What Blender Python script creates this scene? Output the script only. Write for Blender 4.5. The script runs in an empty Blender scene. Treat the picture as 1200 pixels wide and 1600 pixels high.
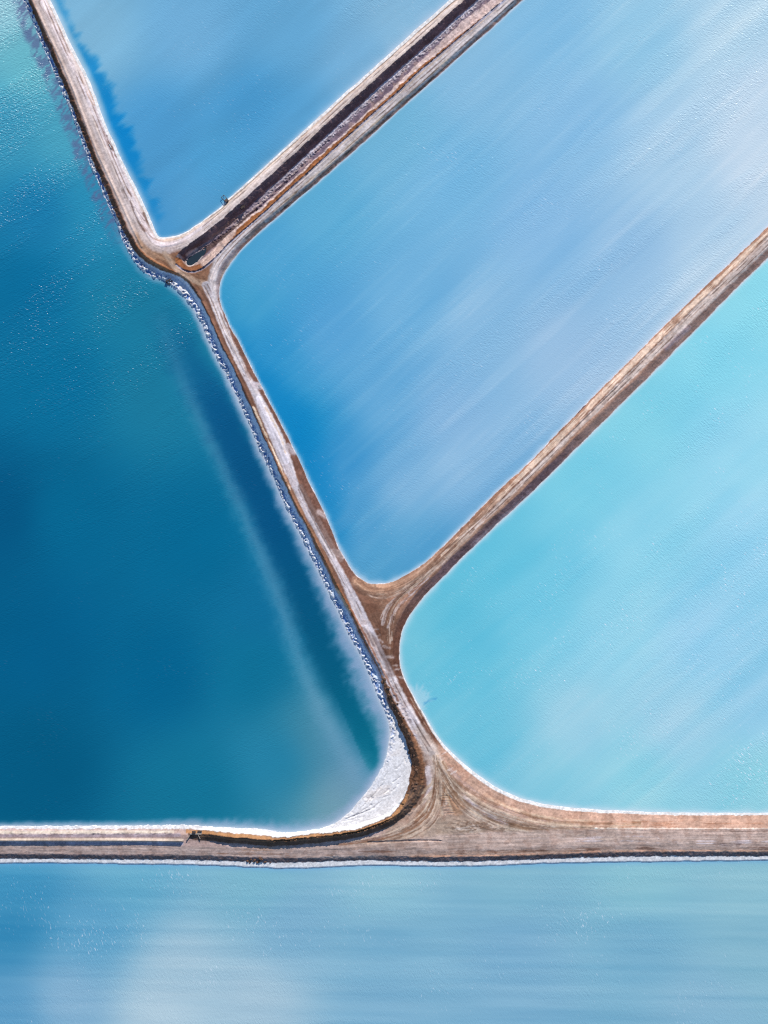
import bpy, bmesh, math, random
import numpy as np
from mathutils import Vector

# ------------------------------------------------------------------ camera, sky, sun, exposure
PX = 0.2                                  # metres per plan unit (the survey grid used below: x east, y south, origin 600/800)
scn = bpy.context.scene; scn.render.engine = 'CYCLES'
def W3(x, y, z=0.0): return Vector(((x - 600) * PX, (800 - y) * PX, z))

cam_d = bpy.data.cameras.new('camera'); cam = bpy.data.objects.new('camera', cam_d)
scn.collection.objects.link(cam); scn.camera = cam
cam.location = (0, 0, 1000); cam.rotation_euler = (0, 0, 0)
cam_d.sensor_fit = 'VERTICAL'; cam_d.sensor_height = 36.0
cam_d.lens = 36.0 * 1000 / 320.0
cam_d.clip_start = 1; cam_d.clip_end = 20000

SUN_EL = math.radians(33); SUN_AZ = math.radians(14)      # azimuth clockwise from the top of the plan
world = bpy.data.worlds.new('World'); scn.world = world; world.use_nodes = True
nt = world.node_tree
sky = nt.nodes.new('ShaderNodeTexSky'); sky.sky_type = 'NISHITA'; sky.sun_disc = False
sky.sun_elevation = SUN_EL; sky.sun_rotation = SUN_AZ; sky.air_density = 1.0; sky.dust_density = 0.0; sky.ozone_density = 4.0
nt.links.new(sky.outputs[0], nt.nodes['Background'].inputs[0]); nt.nodes['Background'].inputs[1].default_value = 0.13
sun_d = bpy.data.lights.new('sun', 'SUN'); sun = bpy.data.objects.new('sun', sun_d); scn.collection.objects.link(sun)
sun_d.energy = 4.1; sun_d.angle = math.radians(0.5); sun_d.color = (1.0, 0.955, 0.89)
to_sun = Vector((math.sin(SUN_AZ) * math.cos(SUN_EL), math.cos(SUN_AZ) * math.cos(SUN_EL), math.sin(SUN_EL)))
sun.rotation_euler = to_sun.to_track_quat('Z', 'Y').to_euler(); sun.location = (0, 0, 200)
scn.view_settings.view_transform = 'Standard'; scn.view_settings.look = 'None'
scn.cycles.use_denoising = False; scn.cycles.pixel_filter_type = 'BLACKMAN_HARRIS'; scn.cycles.filter_width = 1.1
scn.view_settings.exposure = 0.25; scn.view_settings.gamma = 1.0
LIT = np.array([1.02, 1.10, 1.24])                                # how bright a white flat sheet comes out, used only to choose albedos

# ------------------------------------------------------------------ helpers
rng = np.random.default_rng(7); random.seed(7)
f32 = np.float32
def ss(t): t = np.clip(t, 0, 1); return t * t * (3 - 2 * t)
def ramp(t): t = np.clip(t, 0, 1); return 0.78 * t + 0.22 * t * t * (3 - 2 * t)
def lin(c):
    c = np.asarray(c, dtype=np.float64) / 255.0
    return np.where(c <= 0.04045, c / 12.92, ((c + 0.055) / 1.055) ** 2.4)
def hsh(ix, iy, seed):
    h = (ix.astype(np.int64) * 374761393 + iy.astype(np.int64) * 668265263 + seed * 974634779) & 0xFFFFFFFF
    h = ((h ^ (h >> 13)) * 1274126177) & 0xFFFFFFFF
    return ((h ^ (h >> 16)) & 0xFFFF).astype(f32) / 65535.0
def vn(x, y, seed=0):
    xi = np.floor(x); yi = np.floor(y); fx = (x - xi).astype(f32); fy = (y - yi).astype(f32)
    fx = fx * fx * (3 - 2 * fx); fy = fy * fy * (3 - 2 * fy)
    a = hsh(xi, yi, seed); b = hsh(xi + 1, yi, seed); c = hsh(xi, yi + 1, seed); d = hsh(xi + 1, yi + 1, seed)
    return (a + (b - a) * fx) * (1 - fy) + (c + (d - c) * fx) * fy
def fbm(x, y, seed=0, o=3):
    r = 0; amp = 0.5; t = 0
    for k in range(o):
        r = r + amp * vn(x, y, seed + k * 17); t += amp; amp *= 0.5; x = x * 2.03 + 3.1; y = y * 2.03 + 1.7
    return r / t
def chaikin(p, closed, n=2):
    p = np.asarray(p, float)
    for _ in range(n):
        if closed:
            q = np.roll(p, -1, 0); p = np.stack([0.75 * p + 0.25 * q, 0.25 * p + 0.75 * q], 1).reshape(-1, 2)
        else:
            a, b = p[:-1], p[1:]
            m = np.stack([0.75 * a + 0.25 * b, 0.25 * a + 0.75 * b], 1).reshape(-1, 2)
            p = np.concatenate([p[:1], m[1:-1], p[-1:]])
    return p
def dist(x, y, p, closed=False):
    """distance to a line, arclength of the nearest point, and (closed) whether inside"""
    p = np.asarray(p, float); q = np.roll(p, -1, 0) if closed else p[1:]; a = p if closed else p[:-1]
    L = np.hypot(*(q - a).T); acc = np.concatenate([[0], np.cumsum(L)[:-1]])
    best = np.full(x.shape, 1e12, f32); arc = np.zeros(x.shape, f32); ins = np.zeros(x.shape, bool)
    x = x.astype(f32); y = y.astype(f32)
    for (ax, ay), (bx, by), l, s0 in zip(a, q, L, acc):
        if l < 1e-6: continue
        dx, dy = (bx - ax) / l, (by - ay) / l
        t = np.clip((x - f32(ax)) * f32(dx) + (y - f32(ay)) * f32(dy), 0, f32(l))
        d = (x - f32(ax) - t * f32(dx)) ** 2 + (y - f32(ay) - t * f32(dy)) ** 2
        m = d < best
        best = np.where(m, d, best); arc = np.where(m, t + f32(s0), arc)
        if closed and ay != by:
            c = ((ay > y) != (by > y))
            ins ^= c & (x < f32((bx - ax) / (by - ay)) * (y - f32(ay)) + f32(ax))
    return np.sqrt(best), arc, ins
def sdist(x, y, p):
    d, s, i = dist(x, y, p, True); return np.where(i, -d, d), s
def arc_at(p, pt, closed=True):
    return float(dist(np.array([pt[0]], float), np.array([pt[1]], float), p, closed)[1][0])
def interp_arc(s, p, refs):
    k = sorted((arc_at(p, (r[0], r[1])), r[2]) for r in refs)
    return np.interp(s, [a for a, _ in k], [b for _, b in k]).astype(f32)

# ------------------------------------------------------------------ survey of the shorelines (plan units)
A_POLY = chaikin([(-2321,-5360),(79,0),(110,67),(144,133),(167,200),(174,213),(197,263),(223,313),(237,347),(245,366),(250,371),(260,371),(283,366),(300,357),(333,333),(346,323),(354,313),(362,306),
    (383,288),(412,261),(450,227),(483,196),(517,165),(553,133),(620,73),(653,43),(703,0),(6200,-4726),(6200,-6000),(-2600,-6000)], True)
C_POLY = chaikin([(6315,-4729),(815,1),(770,43),(720,87),(670,132),(620,175),(583,210),(550,239),(517,268),(483,297),(450,325),(433,340),(400,368),(375,392),(361,410),(350,428),(344,443),(343,462),(346,480),(352,493),
    (361,513),(375,535),(389,565),(407,600),(423,631),(443,668),(460,703),(477,738),(493,773),(507,800),(523,838),(533,862),(547,886),(557,899),(570,908),(583,912),(600,912),(620,906),(643,893),(662,881),(682,863),
    (702,843),(727,818),(763,781),(780,764),(810,738),(847,702),(867,680),(900,647),(938,608),(958,588),(987,560),(1033,513),(1067,480),(1100,448),(1133,417),(1167,385),(1198,354),(6148,-4296),(6400,-6000)], True)
D_POLY = chaikin([(6150,-4245),(1200,405),(1167,435),(1145,457),(1113,490),(1093,510),(1055,548),(1000,604),(973,630),(950,653),(917,685),(880,722),(843,759),(810,790),(777,820),(743,852),(717,878),(687,908),(662,933),
    (645,955),(635,972),(628,988),(625,1007),(625,1027),(627,1045),(633,1062),(641,1078),(650,1095),(667,1123),(684,1152),(700,1170),(721,1190),(744,1209),(777,1231),(810,1246),(845,1255),(870,1259),(917,1264),(1000,1268),(1083,1270),(1200,1270),(6400,1271)], True)
W_POLY = chaikin([(-2364,-5360),(36,0),(64,67),(93,133),(120,200),(142,263),(166,313),(182,350),(192,378),(202,397),(213,414),(226,426),(243,436),(258,438),(268,447),(282,458),(297,476),(313,500),(322,525),(332,547),(343,567),(355,588),(363,606),
    (375,632),(392,668),(405,703),(418,727),(430,753),(448,796),(463,822),(478,853),(498,893),(512,923),(532,963),(545,993),(565,1025),(578,1056),(592,1093),(602,1113),(608,1130),(609,1148),(606,1172),(600,1193),(590,1213),(574,1237),
    (558,1255),(542,1273),(522,1288),(500,1295),(463,1301),(438,1301),(413,1296),(380,1294),(340,1293),(302,1289),(240,1290),(0,1291),(-6400,1291),(-6400,-6000)], True)
T_POLY = chaikin([(-2357,-5360),(43,0),(70,67),(99,133),(125,200),(149,263),(172,313),(188,353),(197,370),(208,390),(223,407),(243,419),(263,428),(280,433),(293,442),(303,455),(313,472),(322,490),(332,509),(344,540),(358,563),(370,590),(378,610),
    (393,640),(409,680),(421,702),(432,730),(444,756),(461,795),(480,827),(491,853),(507,883),(521,915),(533,937),(546,957),(554,977),(567,1003),(577,1022),(587,1040),(597,1065),(603,1090),(616,1113),(628,1140),(636,1157),(641,1173),
    (645,1190),(643,1211),(640,1229),(632,1250),(620,1268),(607,1278),(583,1288),(555,1297),(522,1301),(488,1304),(452,1309),(427,1309),(405,1305),(357,1303),(315,1298),(240,1297),(0,1298),(-6400,1298),(-6400,-6000)], True)
B_POLY = chaikin([(-6400,1349),(0,1349),(120,1349),(240,1351),(330,1352),(400,1356),(450,1358),(500,1356),(580,1352),(660,1354),(740,1354),(800,1352),(860,1349),(930,1348),(1000,1347),(1100,1346),(1200,1344),(6400,1344),(6400,6000),(-6400,6000)], True)
B2_POLY = chaikin([(-6400,1341),(0,1341),(240,1343),(330,1344),(390,1347),(450,1348),(500,1346),(580,1344),(660,1346),(700,1347),(800,1344),(860,1342),(930,1339),(1000,1338),(1200,1338),(6400,1338),(6400,6000),(-6400,6000)], True)
K_UP = chaikin([(275,412),(274,404),(280,395),(295,382),(322,363),(347,343),(380,313),(450,250),(550,157),(620,94),(670,51),(722,2),(6200,-4708)], False)
K_LO = chaikin([(275,412),(279,418),(287,423),(303,426),(320,419),(342,398),(358,380),(393,350),(425,322),(450,298),(483,269),(517,238),(550,208),(583,178),(620,147),(653,114),(687,86),(720,58),(753,30),(787,2),(6250,-4690)], False)
K_POLY = np.concatenate([K_UP, K_LO[::-1]])
ZA = ZC = ZD = 0.0; ZW = -0.9; ZB = -0.25; H = 1.6

SEG = [  # centre lines of the dikes, used to cut the earthwork into its embankments
    [(-2340,-5360),(60,0),(150,180),(235,370)],                    # 0 north-west
    [(300,372),(400,285),(712,5),(6200,-4730)],                    # 1 canal, north bank
    [(345,405),(400,360),(500,270),(800,5),(6300,-4750)],          # 2 canal, south bank
    [(262,405),(325,450),(400,620),(530,900)],                     # 3 between the two junctions
    [(640,925),(900,680),(1200,380),(6150,-4270)],                 # 4 between the two pale ponds
    [(590,990),(655,1130),(665,1200)],                             # 5 below the second junction
    [(-6400,1318),(0,1318),(560,1318)],                            # 6 west part of the long southern dike
    [(640,1310),(740,1290),(900,1300),(6400,1300)],                # 7 east part
]

# ------------------------------------------------------------------ fine earthwork grid
def axis(lo, hi, step, far, g=1.18):
    c = list(np.arange(lo, hi + 0.01, step)); s = step; x = c[-1]; up = []
    while x < far: s *= g; x += s; up.append(x)
    s = step; x = c[0]; dn = []
    while x > -far + 1200: s *= g; x -= s; dn.append(x)
    return np.array(dn[::-1] + c + up)
gx = axis(-50, 1250, 1.0, 5200); gy = axis(-50, 1650, 1.0, 5200)
NX, NY = len(gx), len(gy)
BS = 8
bx = np.arange(0, NX - 1, BS); by = np.arange(0, NY - 1, BS)
bcx = (gx[bx] + gx[np.minimum(bx + BS, NX - 1)]) / 2; bcy = (gy[by] + gy[np.minimum(by + BS, NY - 1)]) / 2
bw = gx[np.minimum(bx + BS, NX - 1)] - gx[bx]; bh = gy[np.minimum(by + BS, NY - 1)] - gy[by]
CX, CY = np.meshgrid(bcx, bcy); RAD = np.hypot(*np.meshgrid(bw, bh)) / 2
depth = np.full(CX.shape, -1e9)
for p in (A_POLY, C_POLY, D_POLY, W_POLY, B_POLY):
    depth = np.maximum(depth, -sdist(CX, CY, p)[0])
keepb = depth < 9 + RAD
keepb &= ~((RAD > 60) & (np.minimum(abs(CX - 600), 0) > 0))
cell = np.zeros((NY - 1, NX - 1), bool)
for j, i in zip(*np.nonzero(keepb)):
    cell[by[j]:by[j] + BS, bx[i]:bx[i] + BS] = True
vert = np.zeros((NY, NX), bool)
vert[:-1, :-1] |= cell; vert[1:, :-1] |= cell; vert[:-1, 1:] |= cell; vert[1:, 1:] |= cell
VJ, VI = np.nonzero(vert)
X = gx[VI].astype(f32); Y = gy[VJ].astype(f32); N = len(X)

# wobble, so that no edge is ruler-clean
wx = X + (fbm(X / 7, Y / 7, 11) - .5) * 3.0 + (vn(X / 2.1, Y / 2.1, 12) - .5) * 0.9
wy = Y + (fbm(X / 7, Y / 7, 21) - .5) * 3.0 + (vn(X / 2.1, Y / 2.1, 22) - .5) * 0.9
sx = X + (fbm(X / 16, Y / 16, 31) - .5) * 2.0; sy = Y + (fbm(X / 16, Y / 16, 32) - .5) * 2.0
dA, sA = sdist(sx, sy, A_POLY); dC, sC = sdist(sx, sy, C_POLY); dD, sD = sdist(sx, sy, D_POLY)
dW, sW = sdist(wx, wy, W_POLY); dT, sT = sdist(wx, wy, T_POLY)
dB, sB = sdist(sx, sy, B_POLY); dB2, sB2 = sdist(wx, wy, B2_POLY)
dU, sU, _ = dist(wx, wy, K_UP); dL, sL, _ = dist(wx, wy, K_LO)
inK = dist(wx, wy, K_POLY, True)[2]

def streak(d, s, seed, wd=1.6, ls=60, o=3): return fbm(d / wd, s / ls, seed, o)
# streaks that run along whichever shore is nearest
near = np.argmin(np.stack([dA, dC, dD, dT, dB2]), 0)
dn = np.choose(near, [dA, dC, dD, dT, dB2]); sn = np.choose(near, [sA, sC, sD, sT, sB2])
st1 = streak(dn, sn + near * 999, 41, 3.4, 90, 4); st2 = streak(dn, sn + near * 777, 51, 2.0, 26, 3)
grain = fbm(X / 2.3, Y / 2.3, 61, 2); blot = fbm(X / 14, Y / 14, 71, 3)

# ------------------------------------------------------------------ heights
def prof(d, z, rim, w, rs=0.04):
    return np.where(d < 0, z + 0.10 * d, z + rs * np.minimum(d, rim) + (H - z - rs * rim) * ramp((d - rim) / w))
rimA = interp_arc(sA, A_POLY, [(79,0,4.5),(240,350,4.5),(255,371,2.5),(300,357,1.5),(450,227,3),(703,0,5)])
hA = prof(dA, ZA, rimA, 11)
wC = interp_arc(sC, C_POLY, [(815,1,8),(450,325,8),(375,392,10),(344,443,11),(361,513,11),(477,738,15),(547,886,12),(583,912,12),(662,881,11),(1198,354,11)])
hC = prof(dC, ZC, 0.8, wC)
wD = interp_arc(sD, D_POLY, [(1200,405,13.5),(717,878,14),(625,1007,16),(650,1095,13),(684,1152,13),(744,1209,26),(870,1259,24),(1200,1270,20)])
rimD = interp_arc(sD, D_POLY, [(1200,405,1.2),(717,878,1.2),(625,1007,1.0),(650,1095,1.8),(684,1152,3.5),(744,1209,6),(1000,1268,4.5),(1200,1270,3.5)])
hD = prof(dD, ZD, rimD, wD)
oW = interp_arc(sT, T_POLY, [(43,0,-1),(197,370,-2),(263,428,-3),(313,472,-6),(378,610,-7),(432,730,-7),(480,827,-6),(577,1022,-6),(628,1140,-3),(645,1190,-1),(632,1250,-4),(620,1268,-7),(522,1301,-6),(330,1299,-6),(300,1298,-1),(0,1298,-1)])
wW = interp_arc(sT, T_POLY, [(43,0,8),(197,370,11),(263,428,9),(313,472,9),(378,610,9),(432,730,9),(480,827,11),(577,1022,11),(628,1140,12),(645,1190,12),(632,1250,9),(620,1268,7),(522,1301,6),(330,1299,6),(300,1298,6),(0,1298,6)])
lump = np.clip((vn(X / 2.4, Y / 2.4, 81) * .55 + vn(X / 1.4, Y / 1.4, 82) * .30 + fbm(X / 8, Y / 8, 83, 2) * .25 - 0.43) * 3.8, 0, 1)
lband = ss(dW / 2.5) * (1 - ss((dW - 6) / 6))
lband *= interp_arc(sW, W_POLY, [(36,0,.9),(226,426,1),(592,1093,1),(608,1130,.55),(600,1193,.08),(542,1273,.05),(0,1291,.1)])
shelf = np.where(dW < 0, ZW + 0.10 * dW, ZW + 0.04 + 0.20 * ramp(dW / 8))
shelf = shelf + lband * (lump * 0.75 - 0.12)
hW = np.where(dT < oW, shelf, shelf + (H - shelf) * ramp((dT - oW) / wW))
ledge = ZB + 0.06 + 0.22 * ss((dB - 0.4) / 1.2) + 0.02 * np.clip(dB, 0, 10)
hB = np.where(dB < 0, ZB + 0.07 * dB, ledge)
hB = np.where(dB2 > 0, ledge + (1.15 - ledge) * ramp(dB2 / 8.2) + (H - 1.15) * ramp((dB2 - 8) / 14), hB)
h = np.minimum.reduce([hA, hC, hD, hW, hB]).astype(np.float64)
# canal between the two northern roads
FLOOR = -1.5
rough = (fbm(X / 5, Y / 5, 91, 3) - .5)
wU = np.interp(X, [280, 330, 420, 700], [10, 13, 14, 13])
hK = FLOOR + 0.25 * rough + (H - FLOOR) * np.maximum(1 - ramp(dU / wU), 0.93 * (1 - ramp((dL - 1.5) / np.interp(X, [300, 420, 600, 720, 760], [12, 8, 7, 5, 3]))))
h = np.where(inK, np.minimum(h, hK), h)

# ------------------------------------------------------------------ colours (what the soil is, in daylight values) and strokes
def C3(c): return lin(c) / LIT
col = np.zeros((N, 3)); wsum = np.zeros(N)
segd = np.stack([dist(X, Y, np.array(s, float))[0] for s in SEG])
segid = np.argmin(segd, 0)
base = [(202,188,182),(200,190,184),(186,174,164),(130,98,82),(164,128,108),(124,94,78),(178,160,156),(178,156,142)]
dm = segd.min(0)
for k, c in enumerate(base):
    w = np.exp(-(segd[k] - dm) / 7); wsum += w; col += w[:, None] * C3(c)
col /= wsum[:, None]
col *= (0.42 + 0.80 * st1 + 0.36 * st2)[:, None]
trackm = np.zeros(N); saltm = np.zeros(N)

def mixc(m, c):
    global col
    m = np.clip(m, 0, 1)[:, None]; col = col * (1 - m) + m * (C3(c) if len(np.shape(c)) == 1 else c)
def stroke(pts, hw, soft, c=None, op=1.0, dz=0.0, wob=1.5, seed=0, track=False, smooth=2, br=0.0, peak=False, sharp=False):
    """a strip of ground: colour, height change, optional broken-up edge"""
    global col, h
    p = chaikin(pts, False, smooth); w = np.asarray(hw, float); mx = float(w.max()) + soft + wob + 2
    sel = np.nonzero((X > p[:, 0].min() - mx) & (X < p[:, 0].max() + mx) & (Y > p[:, 1].min() - mx) & (Y < p[:, 1].max() + mx))[0]
    x, y = X[sel], Y[sel]; d, s, _ = dist(x, y, p)
    if w.ndim: w = np.interp(s, np.linspace(0, s.max() + 1e-3, len(w)), w)
    n = fbm(x / 4.5, y / 4.5, 200 + seed, 3) - .5
    if track: trackm[sel] = np.maximum(trackm[sel], d < w)
    m = ss((w + soft - (d + n * 2 * wob)) / (2 * soft + 1e-6)) * op
    if br: m = m * ss((fbm(d / 2.0 + seed, s / 26, 300 + seed, 3) - br) / 0.22)
    if c is not None:
        cc = C3(c) * (0.50 + 1.0 * fbm(d / 2.2, s / 40, 400 + seed, 4))[:, None]
        col[sel] = col[sel] * (1 - m[:, None]) + m[:, None] * cc
    if dz is not 0.0:
        k = np.clip(1 - d / w, 0, 1) if peak else m
        h[sel] += dz * (k if sharp or not peak else k * (0.6 + 0.4 * k))
SAND=(206,198,198); WHITE=(226,222,226); PALE=(214,204,198); TAN=(192,164,144); BROWN=(108,80,68); DARK=(74,56,50); ORNG=(176,116,76); LIL=(186,184,200); SALT=(228,230,236)

# banks first: what each slope is made of
def bank(d, w, c, op=1.0, seed=0, lo=-20, soft=1.5, sel=None):
    m = ss((w - d + (st2 - .5) * 4) / soft) * (d > lo) * op
    if sel is not None: m = m * sel
    mixc(m, C3(c) * (0.72 + 0.34 * st1 + 0.30 * grain)[:, None])
on_can = (interp_arc(sC, C_POLY, [(815,1,1),(400,368,1),(350,428,0),(1198,354,0)]) > .5)
bank(dC, 7, (170,136,124), 1, sel=on_can)
s_mid = (interp_arc(sC, C_POLY, [(815,1,0),(344,443,0),(352,493,1),(560,902,1),(583,912,0),(1198,354,0)]))
bank(dC, np.interp(Y, [480, 560, 700, 800, 900], [6, 9, 12, 16, 14]), (112,82,72), .92, sel=s_mid)
bank(dD, 14, (118,98,102), 1, sel=interp_arc(sD, D_POLY, [(6150,-4245,1),(700,895,1),(640,965,.6),(625,1007,0),(6400,1271,0)]))
bank(dD, 12.5, (104,74,62), .95, sel=interp_arc(sD, D_POLY, [(6150,-4245,0),(690,905,0),(640,965,.8),(625,1027,1),(684,1152,1),(694,1162,0),(6400,1271,0)]))
bank(dD, 40, (190,160,144), .85, sel=interp_arc(sD, D_POLY, [(6150,-4245,0),(684,1152,0),(700,1170,.9),(777,1231,.9),(917,1264,1),(6400,1271,1)]), soft=14)
mixc(ss((26 - dD) / 3) * (X > 860) * .55 * ss((X - 860) / 80) * (dD > 0), (204,170,152))
bank(dB2, 8.5, (124,116,120), 1, lo=-3)
mixc(ss((9 - dB2) / 3) * (grain > .55) * .5 * (dB2 > -1), (96,72,62))
# the west face: soil, orange at the lip
bank(dT, wW + oW + 1, (110,80,64), 1, lo=-3, sel=(Y < 1275).astype(float))
mixc(np.exp(-((dT - (oW + wW)) / 1.8) ** 2) * .6 * (Y < 430), (160,112,84))
mixc(ss((22 - dT) / 3) * (dT > -2) * ss((Y - 1030) / 50) * (Y < 1262) * (X < 668), C3((132,98,76)) * (0.40 + 0.9 * fbm(X / 3, Y / 3, 77, 3))[:, None])
mixc(ss((6 - dT) / 2) * (dT > -2) * ss((Y - 700) / 60) * (Y < 1100), C3((168,120,86)) * (0.5 + 0.9 * st2)[:, None])
mixc(ss((2.6 - abs(dT - 1)) / 1.5) * (X < 640) * (Y > 1262) * (X > 310), (158,120,88))

# --- junction one and the north-west dike
stroke([(228,340),(225,372),(240,398),(270,412),(300,428),(330,440)], 15, 6, (160,130,106), .9, wob=3, seed=1)
stroke([(270,388),(281,402),(290,425),(318,432),(332,418)], 9, 3, (132,98,78), .85, wob=3, seed=2)
stroke([(63,-20),(92,50),(122,118),(150,185),(176,250),(200,305),(222,352),(237,378),(258,388),(285,380),(318,357),(348,333),(400,287),(470,221),(560,137),(712,3)], [13,13,12,11,11,12,13,11,8,7,6,5,5,5,5,6,6], 3, SAND, .75, seed=3, track=True)
stroke([(40,-60),(110,95),(160,200),(200,295),(232,368),(252,386),(285,377),(330,345)], [4,4,4,5,5,4,3], 2, (206,202,212), .8, seed=4)
stroke([(66,5),(100,70),(134,140),(158,195),(180,245),(214,318),(236,360)], 5, 2, BROWN, .55, wob=1, seed=5, br=.56)
stroke([(85,30),(115,90),(148,160)], 7, 2, (176,150,132), .7, wob=1, seed=6, br=.5)
for q, (a, b, w) in enumerate([((170,218),(175,229),2.6),((177,234),(184,246),1.8),((199,296),(204,304),1.6),((192,300),(197,310),1.3),((212,326),(222,340),2.2),((218,350),(224,359),1.8),((226,338),(231,350),1.2),((205,318),(208,326),1.2)]):
    stroke([(a[0]*1.4-b[0]*.4,a[1]*1.4-b[1]*.4), ((a[0]+b[0])/2+.5,(a[1]+b[1])/2), (b[0]*1.4-a[0]*.4,b[1]*1.4-a[1]*.4)], w, 1.4, (104,74,64), .8, wob=2.4, seed=10 + q, br=.28)
stroke([(222,352),(233,368),(245,376),(262,377),(285,371)], 2, 1, (148,112,92), .6, seed=18, br=.4)
stroke([(246,406),(262,415),(275,424),(296,436),(310,452)], 2.2, 1, (126,92,72), .8, seed=19)
stroke([(214,384),(226,400),(246,412),(268,424),(286,434)], 2, .8, (170,114,76), .7, seed=20, dz=.25)
stroke([(258,396),(272,418),(300,438),(326,446)], 4, 2, (186,166,148), .7, seed=21)
stroke([(262,400),(282,424),(312,440)], 1.5, 1, (112,86,70), .6, seed=22, br=.35)
# light road sweeping round the corner of the big pond
stroke([(345,500),(336,478),(330,455),(331,436),(340,412),(356,392),(380,368),(420,334),(470,291),(550,222),(640,143),(800,2)], [4,6,8,8,7,6,6,7,7,7,6,6], 2, (200,198,202), .9, seed=23, track=True)
stroke([(338,470),(336,445),(341,420),(356,396),(378,374)], 3, 1.5, WHITE, .7, seed=24)
stroke([(341,462),(340,440),(346,422),(358,404),(372,389)], 3, 1.5, (150,140,146), .8, seed=25)
stroke([(430,330),(520,252),(610,174),(700,94)], 2.2, 1.2, (196,184,162), .7, seed=26, br=.4)
stroke([(425,342),(520,259),(610,181),(700,101),(800,14)], 1.2, .6, (104,88,82), .8, seed=27, br=.45)
stroke([(385,372),(395,363),(412,349)], 2, 1, (120,92,80), .7, seed=28)
# --- road between the junctions
stroke([(322,446),(336,474),(350,512),(366,548),(384,586),(398,612),(412,640),(428,674),(440,702),(452,735),(464,766),(480,800),(500,838),(522,876),(540,910),(556,945),(572,980),(590,1018),(606,1052),(622,1085),(640,1118),(656,1146),(672,1172)],
       [6,6,5.5,5,5,6,8.5,10,9.5,7,5,4.5,4.5,5,6,8,9,9,9,9,9,9,9], 1.6, (206,204,212), 1, wob=1.2, seed=30, track=True)
stroke([(404,622),(420,656),(436,690),(448,722)], [4,7,7,4], 1.5, (222,222,234), .9, seed=31)
stroke([(330,470),(344,506),(360,545),(380,585)], 2.2, 1, (226,226,234), .7, seed=32)
stroke([(325,470),(345,520),(366,565),(386,605)], 1.6, .8, BROWN, .6, seed=33, br=.45)
stroke([(352,510),(372,553),(392,594)], 3, 1, (150,124,112), .7, seed=34, br=.4)
stroke([(398,602),(409,603)], 5, 2, (190,188,200), .8, seed=35); stroke([(449,698),(460,706)], 4.5, 2.5, (186,182,192), .7, seed=36)
stroke([(498,800),(508,806)], 4.5, 2.5, (186,178,182), .6, seed=37); stroke([(522,862),(535,868)], 5, 2.5, (196,190,194), .7, seed=38)
stroke([(415,636),(428,660),(440,684),(447,712)], 1.2, .6, (226,212,196), .8, seed=39)
stroke([(396,636),(412,672),(428,706),(442,738),(454,766)], 1.3, .5, (232,216,196), .9, seed=40, dz=.25)
stroke([(470,760),(490,800),(512,842),(532,874)], 4, 2, (134,116,112), .7, seed=41)
stroke([(444,742),(462,782),(484,822),(502,858),(520,892)], 3.5, 1.5, (150,114,90), .8, seed=42, br=.3)
stroke([(526,920),(536,938),(546,956)], 2.2, .8, (226,196,160), .9, seed=43, dz=.3)
stroke([(527,914),(560,972),(592,1035),(622,1094)], 1.6, .8, (150,102,72), .8, seed=44, dz=.25)
# berm along the west lip
stroke([(50,0),(82,66),(112,131),(137,201),(163,262),(188,314),(204,350),(222,386)], 3, 1, None, 1, dz=.38, peak=True, seed=45)
stroke([(318,474),(334,508),(348,541),(362,566),(386,616),(412,680),(438,735),(466,795),(498,853),(526,912),(552,962),(590,1036)], 3.2, 1, None, 1, dz=.45, peak=True, seed=46)
# --- junction two
stroke([(556,908),(600,926),(650,906),(700,862)], [6,14,10,7], 4, (172,142,122), .85, wob=3, seed=50)
stroke([(566,912),(586,932),(612,952)], 9, 5, (140,112,94), .6, wob=3, seed=51)
for q, (p, w, c) in enumerate([([(598,975),(602,955),(612,940),(632,926),(652,910),(676,890)], 3.2, (206,196,194)), ([(606,980),(613,960),(626,942),(648,925)], 1.6, (206,200,204)), ([(596,966),(606,946),(624,930)], 2, (194,182,176)),
        ([(575,918),(605,922),(640,906),(680,872)], 1.2, (120,92,78)), ([(570,924),(606,930),(648,910),(690,874)], 1.0, (118,90,76)), ([(630,920),(660,898),(690,868),(720,838)], 1.4, (206,186,170)), ([(640,928),(668,905),(700,872)], 1.5, (196,186,188)),
        ([(612,936),(640,918),(664,900)], 1, (112,84,72)), ([(560,905),(580,922),(600,940)], 1, (110,84,70)), ([(556,912),(572,930),(588,952)], 1, (112,86,72)), ([(586,914),(590,928),(597,942)], .8, (150,122,104))]):
    stroke(p, w, 1, c, .8, wob=1.6, seed=60 + q, br=.33)
stroke([(566,985),(590,1005),(606,1030),(612,1052)], 6, 2, (104,76,64), .6, wob=2, seed=75)
for q in range(9):
    y0 = 985 + q * 9 + random.uniform(-4, 4); x0 = 586 + (y0 - 985) * .5 + random.uniform(-2, 3)
    stroke([(x0, y0), (x0 + random.uniform(3, 9), y0 + random.uniform(-1, 4))], random.uniform(.8, 2.2), 1.5, (196,188,188), .45, wob=2.5, seed=80 + q)
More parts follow.
